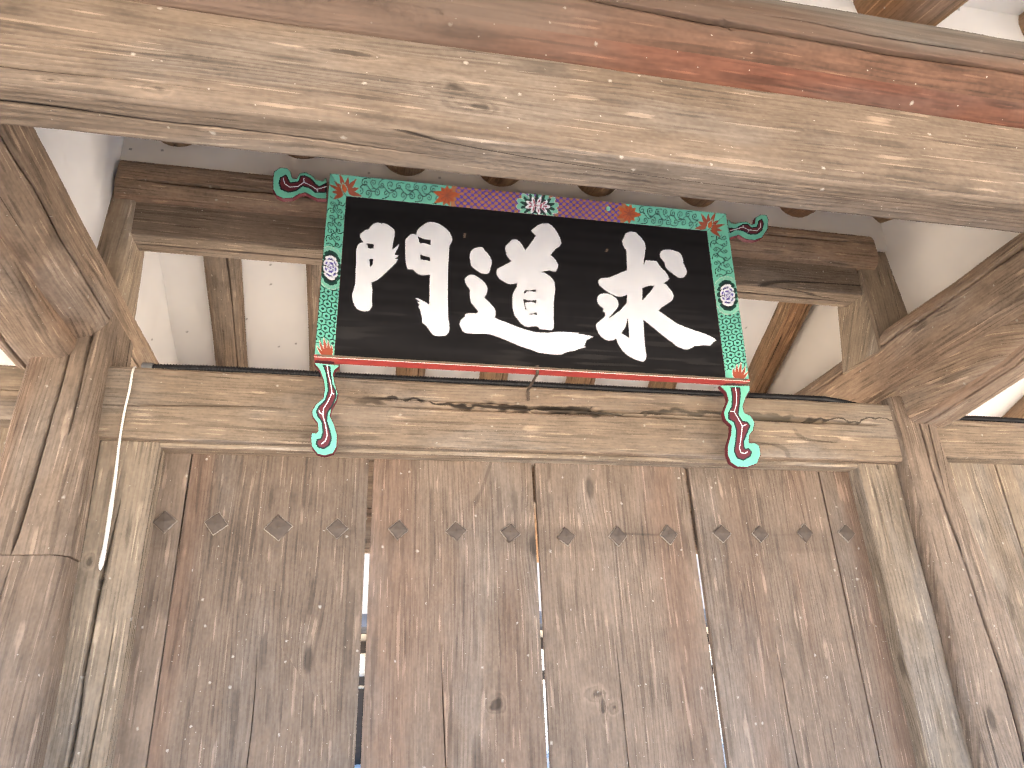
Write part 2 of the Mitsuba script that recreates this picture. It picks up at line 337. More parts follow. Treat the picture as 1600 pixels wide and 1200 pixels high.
GLYPH={'gate_l':[[(282,859),(301,853),(316,860),(337,849),(358,835),(371,824),(376,811),(375,780),(371,756),(368,721),(367,689),(383,709),(404,733),(395,703),(388,684),(384,674),(381,660),(395,659),(403,658),(382,636),(404,636),(386,621),(396,622),(383,603),(368,584),(348,559),(327,533),(305,508),(286,491),(263,479),(266,456),(271,430),(270,408),(270,378),(274,343),(273,332),(266,317),(257,305),(240,301),(219,303),(196,312),(182,332),(171,357),(164,386),(168,411),(177,453),(177,479),(176,532),(174,546),(175,582),(170,663),(173,686),(181,709),(196,721),(211,724),(197,737),(189,752),(183,770),(197,785),(212,802),(233,812),(242,830),(257,848),(269,856)],[(222,721),(261,720),(264,718),(265,689),(234,687),(231,705)],[(245,624),(265,625),(265,599),(262,583),(251,570),(248,593)]],'gate_r':[[(576,895),(601,894),(622,889),(643,877),(668,858),(687,836),(697,811),(703,792),(696,770),(687,751),(685,722),(684,671),(681,606),(681,514),(682,425),(685,336),(686,293),(693,258),(693,224),(690,208),(674,190),(662,186),(639,183),(616,184),(600,194),(588,210),(572,236),(544,258),(544,282),(537,312),(530,337),(522,352),(529,366),(513,379),(535,381),(504,399),(516,402),(540,391),(582,367),(581,416),(580,506),(581,555),(560,551),(538,547),(520,551),(506,558),(495,570),(485,579),(473,581),(456,576),(451,594),(444,620),(440,666),(438,721),(437,763),(452,786),(466,801),(478,806),(492,804),(501,803),(499,817),(500,829),(512,846),(527,862),(547,881),(562,892)],[(505,796),(530,784),(550,779),(579,780),(580,742),(555,749),(535,752),(518,747)],[(521,679),(549,671),(578,665),(580,638),(558,642),(526,644)]],'way_dot':[[(873,759),(882,753),(888,740),(907,720),(923,696),(931,673),(929,647),(923,628),(918,604),(906,589),(894,587),(871,591),(852,600),(827,617),(813,634),(807,659),(803,691),(806,715),(815,732),(831,747),(852,755)]],'way_head':[[(1167,901),(1188,920),(1210,942),(1241,957),(1276,958),(1294,949),(1311,928),(1327,900),(1341,867),(1349,838),(1342,818),(1310,788),(1278,746),(1295,733),(1311,711),(1323,688),(1320,664),(1308,640),(1291,640),(1270,644),(1240,637),(1214,626),(1192,612),(1209,622),(1231,627),(1252,618),(1273,603),(1291,581),(1297,563),(1299,521),(1292,479),(1287,428),(1285,383),(1283,337),(1284,301),(1280,274),(1271,263),(1248,263),(1227,265),(1200,265),(1193,279),(1174,281),(1155,278),(1137,273),(1118,275),(1092,294),(1076,317),(1058,340),(1050,373),(1047,409),(1048,454),(1052,478),(1063,499),(1075,521),(1077,546),(1059,540),(1043,534),(1022,537),(997,549),(976,563),(960,585),(958,603),(962,624),(981,638),(1007,654),(1049,683),(1033,699),(1016,724),(1018,736),(1013,749),(1009,763),(1015,783),(1034,804),(1052,825),(1064,831),(1082,828),(1098,816),(1113,793),(1129,761),(1159,807),(1197,870),(1182,883)],[(1128,512),(1130,505),(1155,505),(1185,515),(1185,494),(1155,499),(1130,492),(1115,476),(1114,487)],[(1108,446),(1116,447),(1133,441),(1153,440),(1186,447),(1186,422),(1157,431),(1128,425),(1119,422),(1123,397),(1129,380),(1123,375),(1117,397)],[(1139,356),(1160,359),(1187,368),(1188,349),(1168,353),(1143,349)]],'way_walk':[[(775,543),(791,563),(811,575),(828,573),(858,558),(881,539),(897,515),(906,495),(903,470),(897,456),(886,436),(909,414),(938,382),(950,357),(950,339),(945,316),(978,301),(1018,289),(1067,270),(1116,256),(1165,245),(1206,243),(1252,245),(1281,252),(1331,257),(1369,258),(1427,257),(1421,251),(1457,249),(1512,240),(1490,227),(1470,217),(1460,189),(1453,178),(1464,173),(1427,161),(1393,146),(1351,136),(1330,124),(1317,118),(1296,115),(1247,117),(1194,121),(1142,138),(1081,155),(1025,178),(968,199),(920,213),(888,215),(836,210),(801,211),(781,213),(765,224),(753,250),(749,267),(756,287),(780,312),(778,324),(800,332),(844,335),(853,345),(850,353),(832,374),(813,399),(806,430),(804,461),(807,477),(791,501),(779,523)]],'seek_dot':[[(1988,849),(2026,856),(2050,852),(2087,844),(2102,828),(2111,797),(2109,771),(2120,741),(2128,715),(2120,690),(2102,673),(2081,666),(2057,674),(2034,694),(2008,713),(1992,738),(1991,760),(1981,778),(1965,799),(1964,819),(1972,835)]],'seek':[[(1787,957),(1820,957),(1833,940),(1854,920),(1872,890),(1877,859),(1868,814),(1858,773),(1852,730),(1860,743),(1868,766),(1937,768),(1946,751),(1960,726),(1986,702),(2000,677),(2008,654),(1997,640),(1966,620),(1986,611),(2000,589),(2018,567),(2025,542),(2019,520),(2003,502),(1969,478),(1948,464),(1919,435),(1943,418),(1988,386),(2033,356),(2075,341),(2118,327),(2164,314),(2203,303),(2246,285),(2264,268),(2242,254),(2223,232),(2179,233),(2159,227),(2122,224),(2105,210),(2080,199),(2056,198),(2033,206),(2007,218),(1993,233),(1967,250),(1930,279),(1879,323),(1821,371),(1819,326),(1816,245),(1817,185),(1820,142),(1813,120),(1800,105),(1783,107),(1746,118),(1709,137),(1681,163),(1657,203),(1647,240),(1651,243),(1632,229),(1605,221),(1579,229),(1557,245),(1543,266),(1535,290),(1530,309),(1537,326),(1559,344),(1579,362),(1592,381),(1590,401),(1578,406),(1585,422),(1565,438),(1552,454),(1547,478),(1553,497),(1570,513),(1586,520),(1621,521),(1643,511),(1665,492),(1674,474),(1676,457),(1670,438),(1648,408),(1627,383),(1602,355),(1634,378),(1679,414),(1728,470),(1734,526),(1706,512),(1680,507),(1655,514),(1621,530),(1591,552),(1569,573),(1562,588),(1565,605),(1580,619),(1632,628),(1685,656),(1746,687),(1753,827),(1744,835),(1733,861),(1729,889),(1743,910),(1753,938),(1771,949)],[(1831,577),(1871,596),(1911,600),(1884,560),(1824,492)],[(1728,387),(1728,340),(1727,245),(1710,254),(1679,274),(1707,312),(1720,352)]]}
CURL={'lt':{'outer':[(-24,1138),(-44,1108),(-80,1114),(-104,1139),(-141,1158),(-171,1147),(-185,1107),(-211,1109),(-224,1151),(-247,1173),(-282,1171),(-310,1140),(-311,1091),(-305,1028),(-283,988),(-247,973),(-200,982),(-164,1013),(-130,1027),(-94,1008),(-62,995),(-14,998)],'inner':[(-21,1105),(-59,1073),(-82,1092),(-107,1122),(-144,1139),(-169,1130),(-177,1092),(-218,1081),(-244,1132),(-276,1106),(-281,1068),(-265,1027),(-224,1011),(-182,1026),(-150,1062),(-115,1056),(-78,1028),(-16,1035)],'line':[(-259,1103),(-247,1067),(-219,1049),(-176,1056),(-144,1090),(-107,1073),(-70,1051),(-19,1076)],'b1':[(-144,1090),(-146,1117)],'b2':[(-70,1051),(-65,1035)]},'rt':{'outer':[(2456,1133),(2477,1102),(2506,1099),(2545,1116),(2589,1123),(2616,1104),(2642,1113),(2655,1161),(2690,1184),(2734,1189),(2741,1157),(2724,1083),(2677,1020),(2625,995),(2565,995),(2520,1023),(2476,1005),(2450,993)],'inner':[(2454,1067),(2502,1066),(2556,1104),(2593,1108),(2614,1084),(2652,1095),(2671,1143),(2698,1159),(2707,1120),(2684,1066),(2643,1035),(2594,1030),(2548,1052),(2500,1053),(2454,1022)],'line':[(2460,1042),(2526,1069),(2552,1080),(2592,1063),(2647,1062),(2676,1091),(2683,1124)],'b1':[(2552,1080),(2557,1094)],'b2':[(2592,1063),(2584,1046)]},'lb':{'outer':[(-3,-6),(28,-42),(50,-94),(61,-146),(57,-198),(23,-234),(7,-269),(12,-295),(38,-327),(46,-369),(37,-386),(15,-383),(13,-412),(20,-453),(50,-489),(85,-496),(123,-482),(138,-449),(136,-390),(116,-332),(94,-291),(99,-248),(120,-204),(125,-169),(106,-117),(94,-65),(100,-38),(125,-14)],'inner':[(38,-14),(57,-58),(70,-119),(76,-154),(64,-207),(35,-242),(25,-268),(33,-294),(57,-326),(65,-377),(59,-410),(40,-415),(36,-440),(51,-460),(79,-466),(105,-446),(114,-408),(103,-367),(84,-317),(85,-274),(106,-239),(122,-186),(116,-152),(96,-118),(86,-65),(79,-21)],'line':[(62,-16),(72,-66),(88,-118),(97,-166),(81,-214),(61,-254),(61,-292),(78,-342),(89,-392),(83,-422),(65,-439)],'b1':[(97,-166),(108,-174)],'b2':[(59,-284),(44,-276),(39,-264)]},'rb':{'outer':[(2261,-9),(2296,-46),(2305,-95),(2285,-134),(2265,-174),(2270,-211),(2304,-248),(2292,-305),(2264,-371),(2258,-417),(2271,-462),(2307,-484),(2364,-485),(2426,-462),(2455,-410),(2455,-364),(2433,-346),(2393,-348),(2400,-300),(2429,-271),(2446,-223),(2426,-185),(2389,-168),(2384,-129),(2413,-70),(2443,-29),(2447,-1)],'inner':[(2325,-15),(2327,-74),(2315,-133),(2290,-172),(2285,-211),(2317,-228),(2325,-275),(2311,-341),(2294,-397),(2308,-438),(2345,-451),(2392,-426),(2406,-398),(2389,-376),(2364,-381),(2365,-339),(2392,-291),(2418,-243),(2402,-220),(2372,-216),(2353,-179),(2372,-111),(2385,-52),(2386,-12)],'line':[(2355,-16),(2357,-63),(2346,-122),(2328,-166),(2349,-208),(2366,-250),(2348,-321),(2331,-378),(2337,-405),(2360,-409),(2376,-399)],'b1':[(2328,-166),(2306,-162)],'b2':[(2366,-250),(2391,-239)]}}

# ------------------------------------------------------------ setting
def ground_mesh():
    n = 90
    g = np.sign(np.linspace(-1, 1, n))*np.abs(np.linspace(-1, 1, n))**2.2*260
    x, y = np.meshgrid(g, g, indexing='ij')
    z = -0.02+0.03*(meshkit.fbm(np.stack([x*0.6, y*0.6, 0*x], -1), 3, 2)-0.5)
    I = np.arange(n*n).reshape(n, n)
    q = np.stack([I[:-1, :-1], I[1:, :-1], I[1:, 1:], I[:-1, 1:]], -1).reshape(-1, 4)
    return (np.stack([x, y, z], -1).reshape(-1, 3), q)
put('ground', ground_mesh(), 'sand', smooth=True, kind='structure')

# ------------------------------------------------------------ the gate
G = 'timber_gate'
tag(G, 'old timber gate with plank doors, white plaster and bare rafters', 'gate')
g = lambda s: G+'__'+s

# posts: slightly crooked trunks squared by hand; the wider foot of the left one is spliced on
add(g('post'), beam_z(1.93, 2.56, -1.225, -0.01, ((0, 0.100), (0.5, 0.092), (1, 0.082)), 0.125, r=0.035, amp=0.004, step=0.012,
    oa=((0, 0.0), (1, -0.004)), cracks=((0, 0.44, 0.62, 0.0, 1.0, 0.0038, 0.030, 0.01), (0, 0.76, 0.82, 0.45, 0.98, 0.004, 0.025, 0.005), (1, 0.35, 0.30, 0.0, 0.95, 0.003, 0.02, 0.01)), nq=18), 'wood_post')
add(g('post_foot'), beam_z(0.28, 1.928, -1.235, -0.012, ((0, 0.13), (0.55, 0.120), (0.85, 0.118), (0.97, 0.108), (1, 0.104)), 0.128, r=0.04, amp=0.007, step=0.012, seed=31,
    cracks=((0, 0.30, 0.52, 0.6, 0.99, 0.004, 0.02, 0.02),), nq=18), 'wood_door', label='grey spliced foot of the left post')
add(g('post'), beam_z(0.28, 2.44, 1.232, 0.02, ((0, 0.14), (0.5, 0.125), (0.70, 0.108), (0.84, 0.086), (0.93, 0.078), (1, 0.080)), 0.118, r=0.03, amp=0.005, step=0.012,
    oa=((0, 0.02), (0.5, 0.024), (0.70, 0.014), (0.85, -0.010), (1, -0.012)),
    cracks=((0, 0.42, 0.46, 0.30, 0.999, 0.0042, 0.035, 0.04), (0, 0.62, 0.72, 0.84, 0.995, 0.003, 0.02, 0.004)), nq=18), 'wood_post')
for sx in (-1, 1):
    for y in (-1.05, 1.05):
        add(g('outer_post'), beam_z(0.28, 2.44, sx*1.225, y, 0.11, 0.11, r=0.05, step=0.05), 'wood_post')
        put(g('post_stone'), trimesh.creation.cylinder(0.24, 0.32, sections=24, transform=trimesh.transformations.translation_matrix((sx*1.225, y, 0.12))), 'stone', smooth=30)
    put(g('post_stone'), trimesh.creation.cylinder(0.26, 0.32, sections=24, transform=trimesh.transformations.translation_matrix((sx*1.225, 0, 0.12))), 'stone', smooth=30)

# lintel over the doors, with a rotten seam along its face
rot = [(3, 0.30+0.055*i, 0.31+0.06*i+0.02*(i % 2), a, b, w, d, wn) for i, (a, b, w, d, wn) in enumerate((
    (0.26, 0.62, 0.004, 0.016, 0.012), (0.45, 0.97, 0.007, 0.030, 0.008), (0.30, 0.80, 0.003, 0.012, 0.010)))]
add(g('lintel'), beam_x(-1.16, 1.16, 0.0, 2.324, 0.08, 0.097, r=0.010, amp=0.003, step=0.010, nq=26, rough=0.0012,
    cracks=tuple(rot)+((3, 0.55, 0.50, 0.0, 0.20, 0.002, 0.01, 0.01),)), 'wood_lintel', label='long lintel with a rotten dark seam')
add(g('lintel_bead'), beam_x(-0.998, 1.0, -0.012, 2.2225, 0.036, 0.0072, r=0.004, amp=0.001), 'wood_grey')
add(g('lintel'), beam_x(1.27, 2.9, 0.0, 2.322, 0.055, 0.066, r=0.010, amp=0.003), 'wood_grey')
add(g('lintel'), beam_x(-2.9, -1.29, 0.0, 2.345, 0.055, 0.075, r=0.010, amp=0.003, cracks=((3, 0.4, 0.45, 0.5, 1.0, 0.003, 0.02, 0.01),)), 'wood_grey')
# door jambs
add(g('jamb'), beam_z(0.2, 2.2265, -1.068, 0.03, ((0, 0.066), (1, 0.072)), 0.082, r=0.012, amp=0.004, step=0.012, nq=20,
    cracks=((0, 0.52, 0.58, 0.60, 0.93, 0.0032, 0.03, 0.02), (0, 0.72, 0.78, 0.55, 0.80, 0.002, 0.01, 0.01))), 'wood_grey')
add(g('jamb'), beam_z(0.2, 2.2265, 1.071, 0.03, ((0, 0.066), (1, 0.071)), 0.082, r=0.014, amp=0.005, step=0.012, nq=20, rough=0.0008,
    cracks=((0, 0.30, 0.22, 0.86, 0.999, 0.003, 0.01, 0.008), (0, 0.50, 0.52, 0.88, 0.96, 0.005, 0.008, 0.004), (0, 0.78, 0.80, 0.87, 0.97, 0.005, 0.008, 0.004))), 'wood_grey')
add(g('sill'), beam_x(-1.1, 1.1, 0.02, 0.22, 0.09, 0.09, r=0.012, amp=0.004), 'wood_grey')

# the two door leaves: planks with open seams, a row of diamond headed nails, battens behind
def leaf(xs, pegs):
    d = numbered(g('door'))
    for (a, b, dz) in xs:
        add(d+'__plank', beam_z(0.30, 2.30, (a+b)/2, 0.010, (b-a)/2, 0.010, r=0.003, amp=0.0028, step=0.015, nq=16,
            cracks=((0, 0.48, 0.44, 0.30, 0.72, 0.0013, 0.012, 0.02),) if b-a > 0.3 else ()), 'wood_door')
    for (x, z, s) in pegs:
        add_peg(d+'__nail', x, z, s)
    for zb, hb in ((2.1635, 0.0775), (2.03, 0.055), (0.75, 0.055)):  # topmost batten is added to keep the upper seams dark
        add(d+'__batten', beam_x(xs[0][0]+0.02, xs[-1][1]-0.02, 0.056, zb, 0.034, hb, r=0.006, step=0.05), 'wood_lightened')
    scene_order.append(d)
    return d
scene_order = []
def numbered(key):
    if not any(k == key or k.startswith(key+'__') for k in scene): return key
    i = 1
    while any(k.startswith(f'{key}_{i:03d}__') for k in scene): i += 1
    return f'{key}_{i:03d}'
rp = random.Random(5)
def add_peg(key, x, z, s):
    h = s*0.70
    P = np.array([[-h, 0, 0], [0, 0, -h], [h, 0, 0], [0, 0, h]])*np.array([rp.uniform(.92, 1.05), 1, rp.uniform(.92, 1.05)])
    tilt = rp.uniform(-0.14, 0.14)
    c, sn = math.cos(tilt), math.sin(tilt)
    P = P@np.array([[c, 0, sn], [0, 1, 0], [-sn, 0, c]])
    lift = rp.uniform(0.004, 0.007)
    top = P*0.86+np.array([0, -lift, 0])
    k1 = P*0.18+np.array([0, -lift-0.0015, 0])
    V = np.vstack([P+np.array([0, 0.004, 0]), P+np.array([0, -lift*0.6, 0]), top, k1, [[0, -lift-0.003, 0]]])+np.array([x, 0.0, z])
    f = []
    for a in (0, 4, 8):
        for i in range(4):
            j = (i+1) % 4
            f += [(a+i, a+j, a+4+j), (a+i, a+4+j, a+4+i)]
    for i in range(4): f.append((12+i, 12+(i+1) % 4, 16))
    m = trimesh.Trimesh(V, f, process=False); m.fix_normals()
    if m.volume < 0: m.invert()
    put(key, m, 'old_iron', uv=np.c_[np.r_[np.zeros(8), np.ones(9)], np.zeros(17)])
PEG = [(-0.970, 2.036), (-0.849, 2.033), (-0.698, 2.024), (-0.551, 2.023), (-0.394, 2.021), (-0.240, 2.019), (-0.092, 2.015),
       (0.065, 2.006), (0.216, 2.008), (0.369, 2.013), (0.536, 2.018), (0.657, 2.018), (0.805, 2.022), (0.945, 2.022)]
leaf([(-1.03, -0.9315, 0), (-0.9285, -0.479, 0), (-0.4655, -0.0205, 0)], [(x, z, 0.042 if i != 2 else 0.05) for i, (x, z) in enumerate(PEG[:7])])
leaf([(-0.0115, 0.4475, 0), (0.4590, 0.8930, 0), (0.8975, 1.02, 0)], [(x, z, 0.041) for x, z in PEG[7:]])

# boarded walls of the side bays
for sx in (1, -1):
    w = g('side_wall') if sx == 1 else g('side_wall_001')
    for a, b in ((1.30, 1.560), (1.565, 1.83), (1.835, 2.10), (2.105, 2.40), (2.405, 2.75)):
        x0, x1 = (a, b) if sx == 1 else (-b, -a)
        add(w+'__board', beam_z(0.25, 2.262 if sx == 1 else 2.275, (x0+x1)/2, 0.02, (x1-x0)/2, 0.02, r=0.004, amp=0.0025, step=0.02), 'wood_grey')

# tie beams over the posts, running front to back, each on a bracket
for sx in (-1, 1):
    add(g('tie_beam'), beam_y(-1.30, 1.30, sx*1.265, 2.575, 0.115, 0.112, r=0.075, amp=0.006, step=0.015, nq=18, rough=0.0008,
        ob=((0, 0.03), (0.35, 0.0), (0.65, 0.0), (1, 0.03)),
        cracks=((1 if sx < 0 else 3, 0.30, 0.36, 0.05, 0.62, 0.004, 0.02, 0.02), (0, 0.5, 0.45, 0.05, 0.5, 0.004, 0.03, 0.03))), 'wood_tie_lightened')
    xb = -1.292 if sx < 0 else 1.262
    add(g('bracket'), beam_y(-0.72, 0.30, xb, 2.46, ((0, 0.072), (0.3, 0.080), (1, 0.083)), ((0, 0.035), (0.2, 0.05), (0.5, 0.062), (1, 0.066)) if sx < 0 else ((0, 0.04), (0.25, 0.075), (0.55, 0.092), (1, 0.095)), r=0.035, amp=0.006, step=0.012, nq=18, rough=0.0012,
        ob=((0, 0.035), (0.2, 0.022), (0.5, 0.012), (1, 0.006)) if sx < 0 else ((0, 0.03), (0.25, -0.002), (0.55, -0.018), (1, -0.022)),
        cracks=((0, 0.35, 0.30, 0.1, 0.7, 0.003, 0.02, 0.02),)), 'wood_tie_lightened')

# ridge purlin, its beam and the king posts that carry them
add(g('ridge_beam'), beam_x(-1.185, 1.16, -0.028, 2.895, 0.045, 0.068, r=0.008, amp=0.003, step=0.012, nq=20, cracks=((0, 0.52, 0.46, 0.0, 0.45, 0.003, 0.012, 0.012), (0, 0.5, 0.56, 0.55, 1.0, 0.003, 0.014, 0.012))), 'wood_tan')
add(g('ridge_purlin'), beam_x(-1.215, 1.235, -0.028, 3.003, 0.078, 0.070, r=0.045, amp=0.004, step=0.012, nq=20, adze=((0.0, 0.30, 3.70, 4.0, 0.03, 0.004),), cracks=((3, 0.62, 0.60, 0.0, 0.34, 0.004, 0.03, 0.006), (3, 0.35, 0.40, 0.55, 0.99, 0.003, 0.02, 0.010))), 'wood_lightened')
add(g('king_post'), beam_z(2.595, 3.11, -1.205, -0.01, ((0, 0.052), (1, 0.042)), ((0, 0.10), (1, 0.055)), r=0.012, amp=0.003, oa=((0, 0.0), (1, 0.0))), 'wood_grey')
add(g('king_post'), beam_z(2.60, 3.10, 1.245, -0.005, ((0, 0.100), (1, 0.078)), ((0, 0.10), (1, 0.055)), r=0.022, amp=0.006, oa=((0, -0.01), (1, 0.02))), 'wood_grey')

# front purlin on its support
XL, XR = -2.3, 2.4
add(g('eave_beam'), beam_x(XL, XR, -1.056, 2.456, 0.044, ((0, 0.096), (0.5, 0.093), (0.7, 0.092), (1, 0.098)), r=0.012, amp=0.005, step=0.012, nq=26, rough=0.0010,
    ob=((0, 0.0), (0.5, 0.0), (0.62, 0.004), (1, 0.008)), adze=((0.36, 0.66, 3.86, 4.0, 0.035, 0.003), (0.30, 0.5, 0.3, 0.9, 0.028, 0.002)),
    cracks=((3, 0.80, 0.84, 0.20, 0.36, 0.003, 0.01, 0.006), (0, 0.45, 0.5, 0.2, 0.42, 0.0025, 0.01, 0.02))), 'wood_tan')
add(g('eave_purlin'), beam_x(XL, XR, -1.045, 2.658, 0.118, 0.118, r=0.118, amp=0.006, step=0.012, nq=24, rough=0.0012, adze=((0.31, 0.420, 3.86, 4.22, 0.022, 0.014), (0.31, 0.420, -0.14, 0.24, 0.022, 0.014)),
    cracks=((3, 0.66, 0.72, 0.42, 0.99, 0.004, 0.02, 0.01), (3, 0.55, 0.58, 0.50, 0.95, 0.0025, 0.012, 0.012))), 'wood_red', label='red brown round purlin with grey dusty top')
for y in (1.048,):
    add(g('eave_beam'), beam_x(XL, XR, y, 2.456, 0.052, 0.095, r=0.012, step=0.04), 'wood_tan')
    add(g('eave_purlin'), beam_x(XL, XR, y, 2.658, 0.118, 0.118, r=0.118, step=0.04), 'wood_red')

# rafters and the plaster between them
RF = [(-1.43, -1.62), (-1.067, -1.16), (-0.711, -0.80), (-0.40, -0.44), (-0.097, -0.12), (0.235, 0.16), (0.601, 0.515), (0.981, 0.915), (1.36, 1.26)]
for i, (xr, xe) in enumerate(RF):
    d = (xe-xr)/0.94
    y1 = -2.05
    up_ = 0.022 if xr < -0.6 else 0.0
    add(g('rafter'), log((xr-d*(-0.02), 0.02, 3.240+up_), (xr+d*(-y1-0.12), y1, 3.230+0.34*y1-0.02), ((0, 0.078), (1, 0.090)), amp=0.006, step=0.02, nq=10), 'wood_orange' if i != 0 else 'wood_post')
RB = [(-1.0, -1.015), (-0.66, -0.66), (-0.33, -0.315), (0.02, 0.035), (0.38, 0.42), (0.74, 0.80), (1.20, 1.245)]
for i, (xr, xe) in enumerate(RB):
    d = (xe-xr)/0.8
    add(g('back_rafter'), log((xr, 0.03, 3.19), (xr+d*2.0, 2.05, 3.19-0.42*2.02), ((0, 0.066), (0.4, 0.060), (1, 0.060)), amp=0.006, step=0.02, nq=10,
        cracks=((0, 0.7, 0.8, 0.05, 0.5, 0.003, 0.02, 0.01),)), 'wood_post' if i < 2 else 'wood_orange')
fz = lambda y: 3.275+0.34*y
for i in range(len(RF)-1):
    (a0, a1), (b0, b1) = RF[i], RF[i+1]
    da, db = (a1-a0)/0.94, (b1-b0)/0.94
    c = [(a0, -0.05, fz(-0.05)), (b0, -0.05, fz(-0.05)), (b0+db*1.9, -2.0, fz(-2.0)), (a0+da*1.9, -2.0, fz(-2.0))]
    put(g('soffit_panel'), slab(c, 0.05, (0, 0.322, -0.947), 20, 0.005, i), 'plaster_white', smooth=40)
for i in range(len(RB)-1):
    (a0, a1), (b0, b1) = RB[i], RB[i+1]
    da, db = (a1-a0)/0.8, (b1-b0)/0.8
    if i == 0: a0, da = a0-0.32, 0
    if i == len(RB)-2: b0 = b0+0.25
    c = [(b0, 0.02, 3.222), (a0, 0.02, 3.222), (a0+da*2, 2.0, 3.222-0.42*1.98), (b0+db*2, 2.0, 3.222-0.42*1.98)]
    put(g('soffit_panel'), slab(c, 0.05, (0, -0.387, -0.922), 20, 0.006, 20+i), 'plaster_white', smooth=40)
put(g('ridge_infill'), slab([(-1.25, -0.080, 3.02), (1.34, -0.080, 3.02), (1.34, -0.090, 3.36), (-1.25, -0.088, 3.36)], 0.05, (0, -1, 0), 40, 0.006, 5), 'plaster_aged', smooth=40)
for y, s in ((-1.075, -1), (1.075, 1)):
    put(g('eave_infill'), slab([(XL, y, 2.72), (XR, y, 2.72), (XR, y+0.01, 2.98), (XL, y+0.01, 2.98)] if s < 0 else [(XR, y, 2.72), (XL, y, 2.72), (XL, y, 2.98), (XR, y, 2.98)], 0.05, (0, s, 0), 30, 0.008, 6), 'plaster_white', smooth=40)
# plastered gables over the tie beams
def gable(x, inner):
    pts = [(-1.12, 2.60), (1.12, 2.60), (1.12, 2.80), (0.0, 3.30), (-1.12, 2.92)]
    P = Polygon(pts)
    m = trimesh.creation.extrude_polygon(P, 0.05, engine='earcut')
    V = m.vertices.copy()
    m = trimesh.Trimesh(np.stack([V[:, 2]+(x if inner > 0 else x-0.05), V[:, 0], V[:, 1]], -1), m.faces)
    m = m.subdivide_to_size(0.09)
    V = m.vertices.copy()
    V[:, 0] += 0.012*(meshkit.fbm(V*4.0, 3, 8)-0.5)
    m = trimesh.Trimesh(V, m.faces, process=False); m.fix_normals()
    return m
put(g('gable_plaster'), gable(-1.225, -1), 'plaster_white', smooth=40, label='white plaster gable over the left tie beam')
put(g('gable_plaster'), gable(1.305, 1), 'plaster_aged', smooth=40, label='greyish plaster gable over the right tie beam')

# roofs
def roof(x0, x1, zr, sf, sb, y0, y1, lift):
    P = Polygon([(y0, zr+sf*y0+lift), (0, zr+lift), (y1, zr-sb*y1+lift), (y1, zr-sb*y1+lift+0.16), (0, zr+lift+0.30), (y0, zr+sf*y0+lift+0.16)])
    m = trimesh.creation.extrude_polygon(P, x1-x0, engine='earcut')
    V = m.vertices
    m = trimesh.Trimesh(np.stack([V[:, 2]+x0, V[:, 0], V[:, 1]], -1), m.faces); m.fix_normals()
    return m
put(g('roof'), roof(-1.75, 1.80, 3.255, 0.34, 0.42, -2.12, 2.12, 0.055), 'roof_tile')
for sx in (-1, 1):
    a, b = (-4.6, -1.40) if sx < 0 else (1.40, 4.6)
    zr = 2.83
    put(g('side_roof'), roof(a, b, zr, 0.36, 0.36, -1.7, 1.7, 0.06), 'roof_tile')
    for sy in (-1, 1):
        c = [(a, 0.0, zr), (b, 0.0, zr), (b, sy*1.66, zr-0.36*1.66), (a, sy*1.66, zr-0.36*1.66)]
        if sy > 0: c = [c[1], c[0], c[3], c[2]]
        put(g('side_soffit'), slab(c, 0.05, (0, -0.34*sy, -0.94), 20, 0.004, 3), 'plaster_white', smooth=40)
    for xr in ((-1.52, -1.86, -2.2, -2.6) if sx < 0 else (1.62, 2.27, 2.66)):
        for sy in (-1, 1):
            add(g('side_rafter'), log((xr, 0.0, zr-0.04), (xr+(0.03 if sx < 0 else 0.0), sy*1.66, zr-0.04-0.36*1.66), 0.062, amp=0.006, step=0.03, nq=10), 'wood_orange')

# ------------------------------------------------------------ cables on the lintels
def conduit(pts, cap, label, rad=0.0095):
    k = 'black_conduit'
    k = k if k+'__tube' not in scene else k+'_001'
    tag(k, label, 'cable conduit')
    put(k+'__tube', tube(pts, rad, 10, 0.0016, 0.0075), 'black_plastic', smooth=50)
    c = np.asarray(cap)
    put(k+'__end_cap', tube([c, c+np.array([0.012, 0, 0.0]), c+np.array([0.026, 0, 0.0])], 0.0125, 12), 'grey_plastic', smooth=50)
conduit([(-1.045, -0.062, 2.4275), (-0.9, -0.066, 2.4300), (-0.5, -0.066, 2.429), (0.0, -0.066, 2.431), (0.5, -0.066, 2.430), (0.92, -0.066, 2.431), (1.0, -0.05, 2.430), (1.10, -0.02, 2.429)], (-1.068, -0.062, 2.4275), 'black corrugated conduit lying on the lintel over the doors')
conduit([(1.42, -0.042, 2.3965), (1.50, -0.042, 2.3985), (1.9, -0.04, 2.397), (2.6, -0.04, 2.397)], (1.397, -0.042, 2.3965), 'black corrugated conduit on the lintel right of the right post')

# a thin white strand laid over the left end of the lintel
put('white_strand', tube([(-1.083, -0.02, 2.428), (-1.083, -0.078, 2.426), (-1.083, -0.0865, 2.414), (-1.081, -0.0865, 2.366), (-1.0795, -0.088, 2.345), (-1.083, -0.087, 2.314), (-1.083, -0.086, 2.254), (-1.085, -0.072, 2.2), (-1.083, -0.063, 2.14), (-1.080, -0.060, 2.038), (-1.078, -0.059, 1.963), (-1.079, -0.060, 1.909)],
    ((0, 0.0030), (0.4, 0.0028), (0.62, 0.0034), (0.75, 0.0050), (0.9, 0.0046), (0.97, 0.0062), (0.99, 0.0052), (1.0, 0.002)), 8), 'strand_white', smooth=50,
    label='thin white strand running from the lintel down the left door jamb', cat='cord')

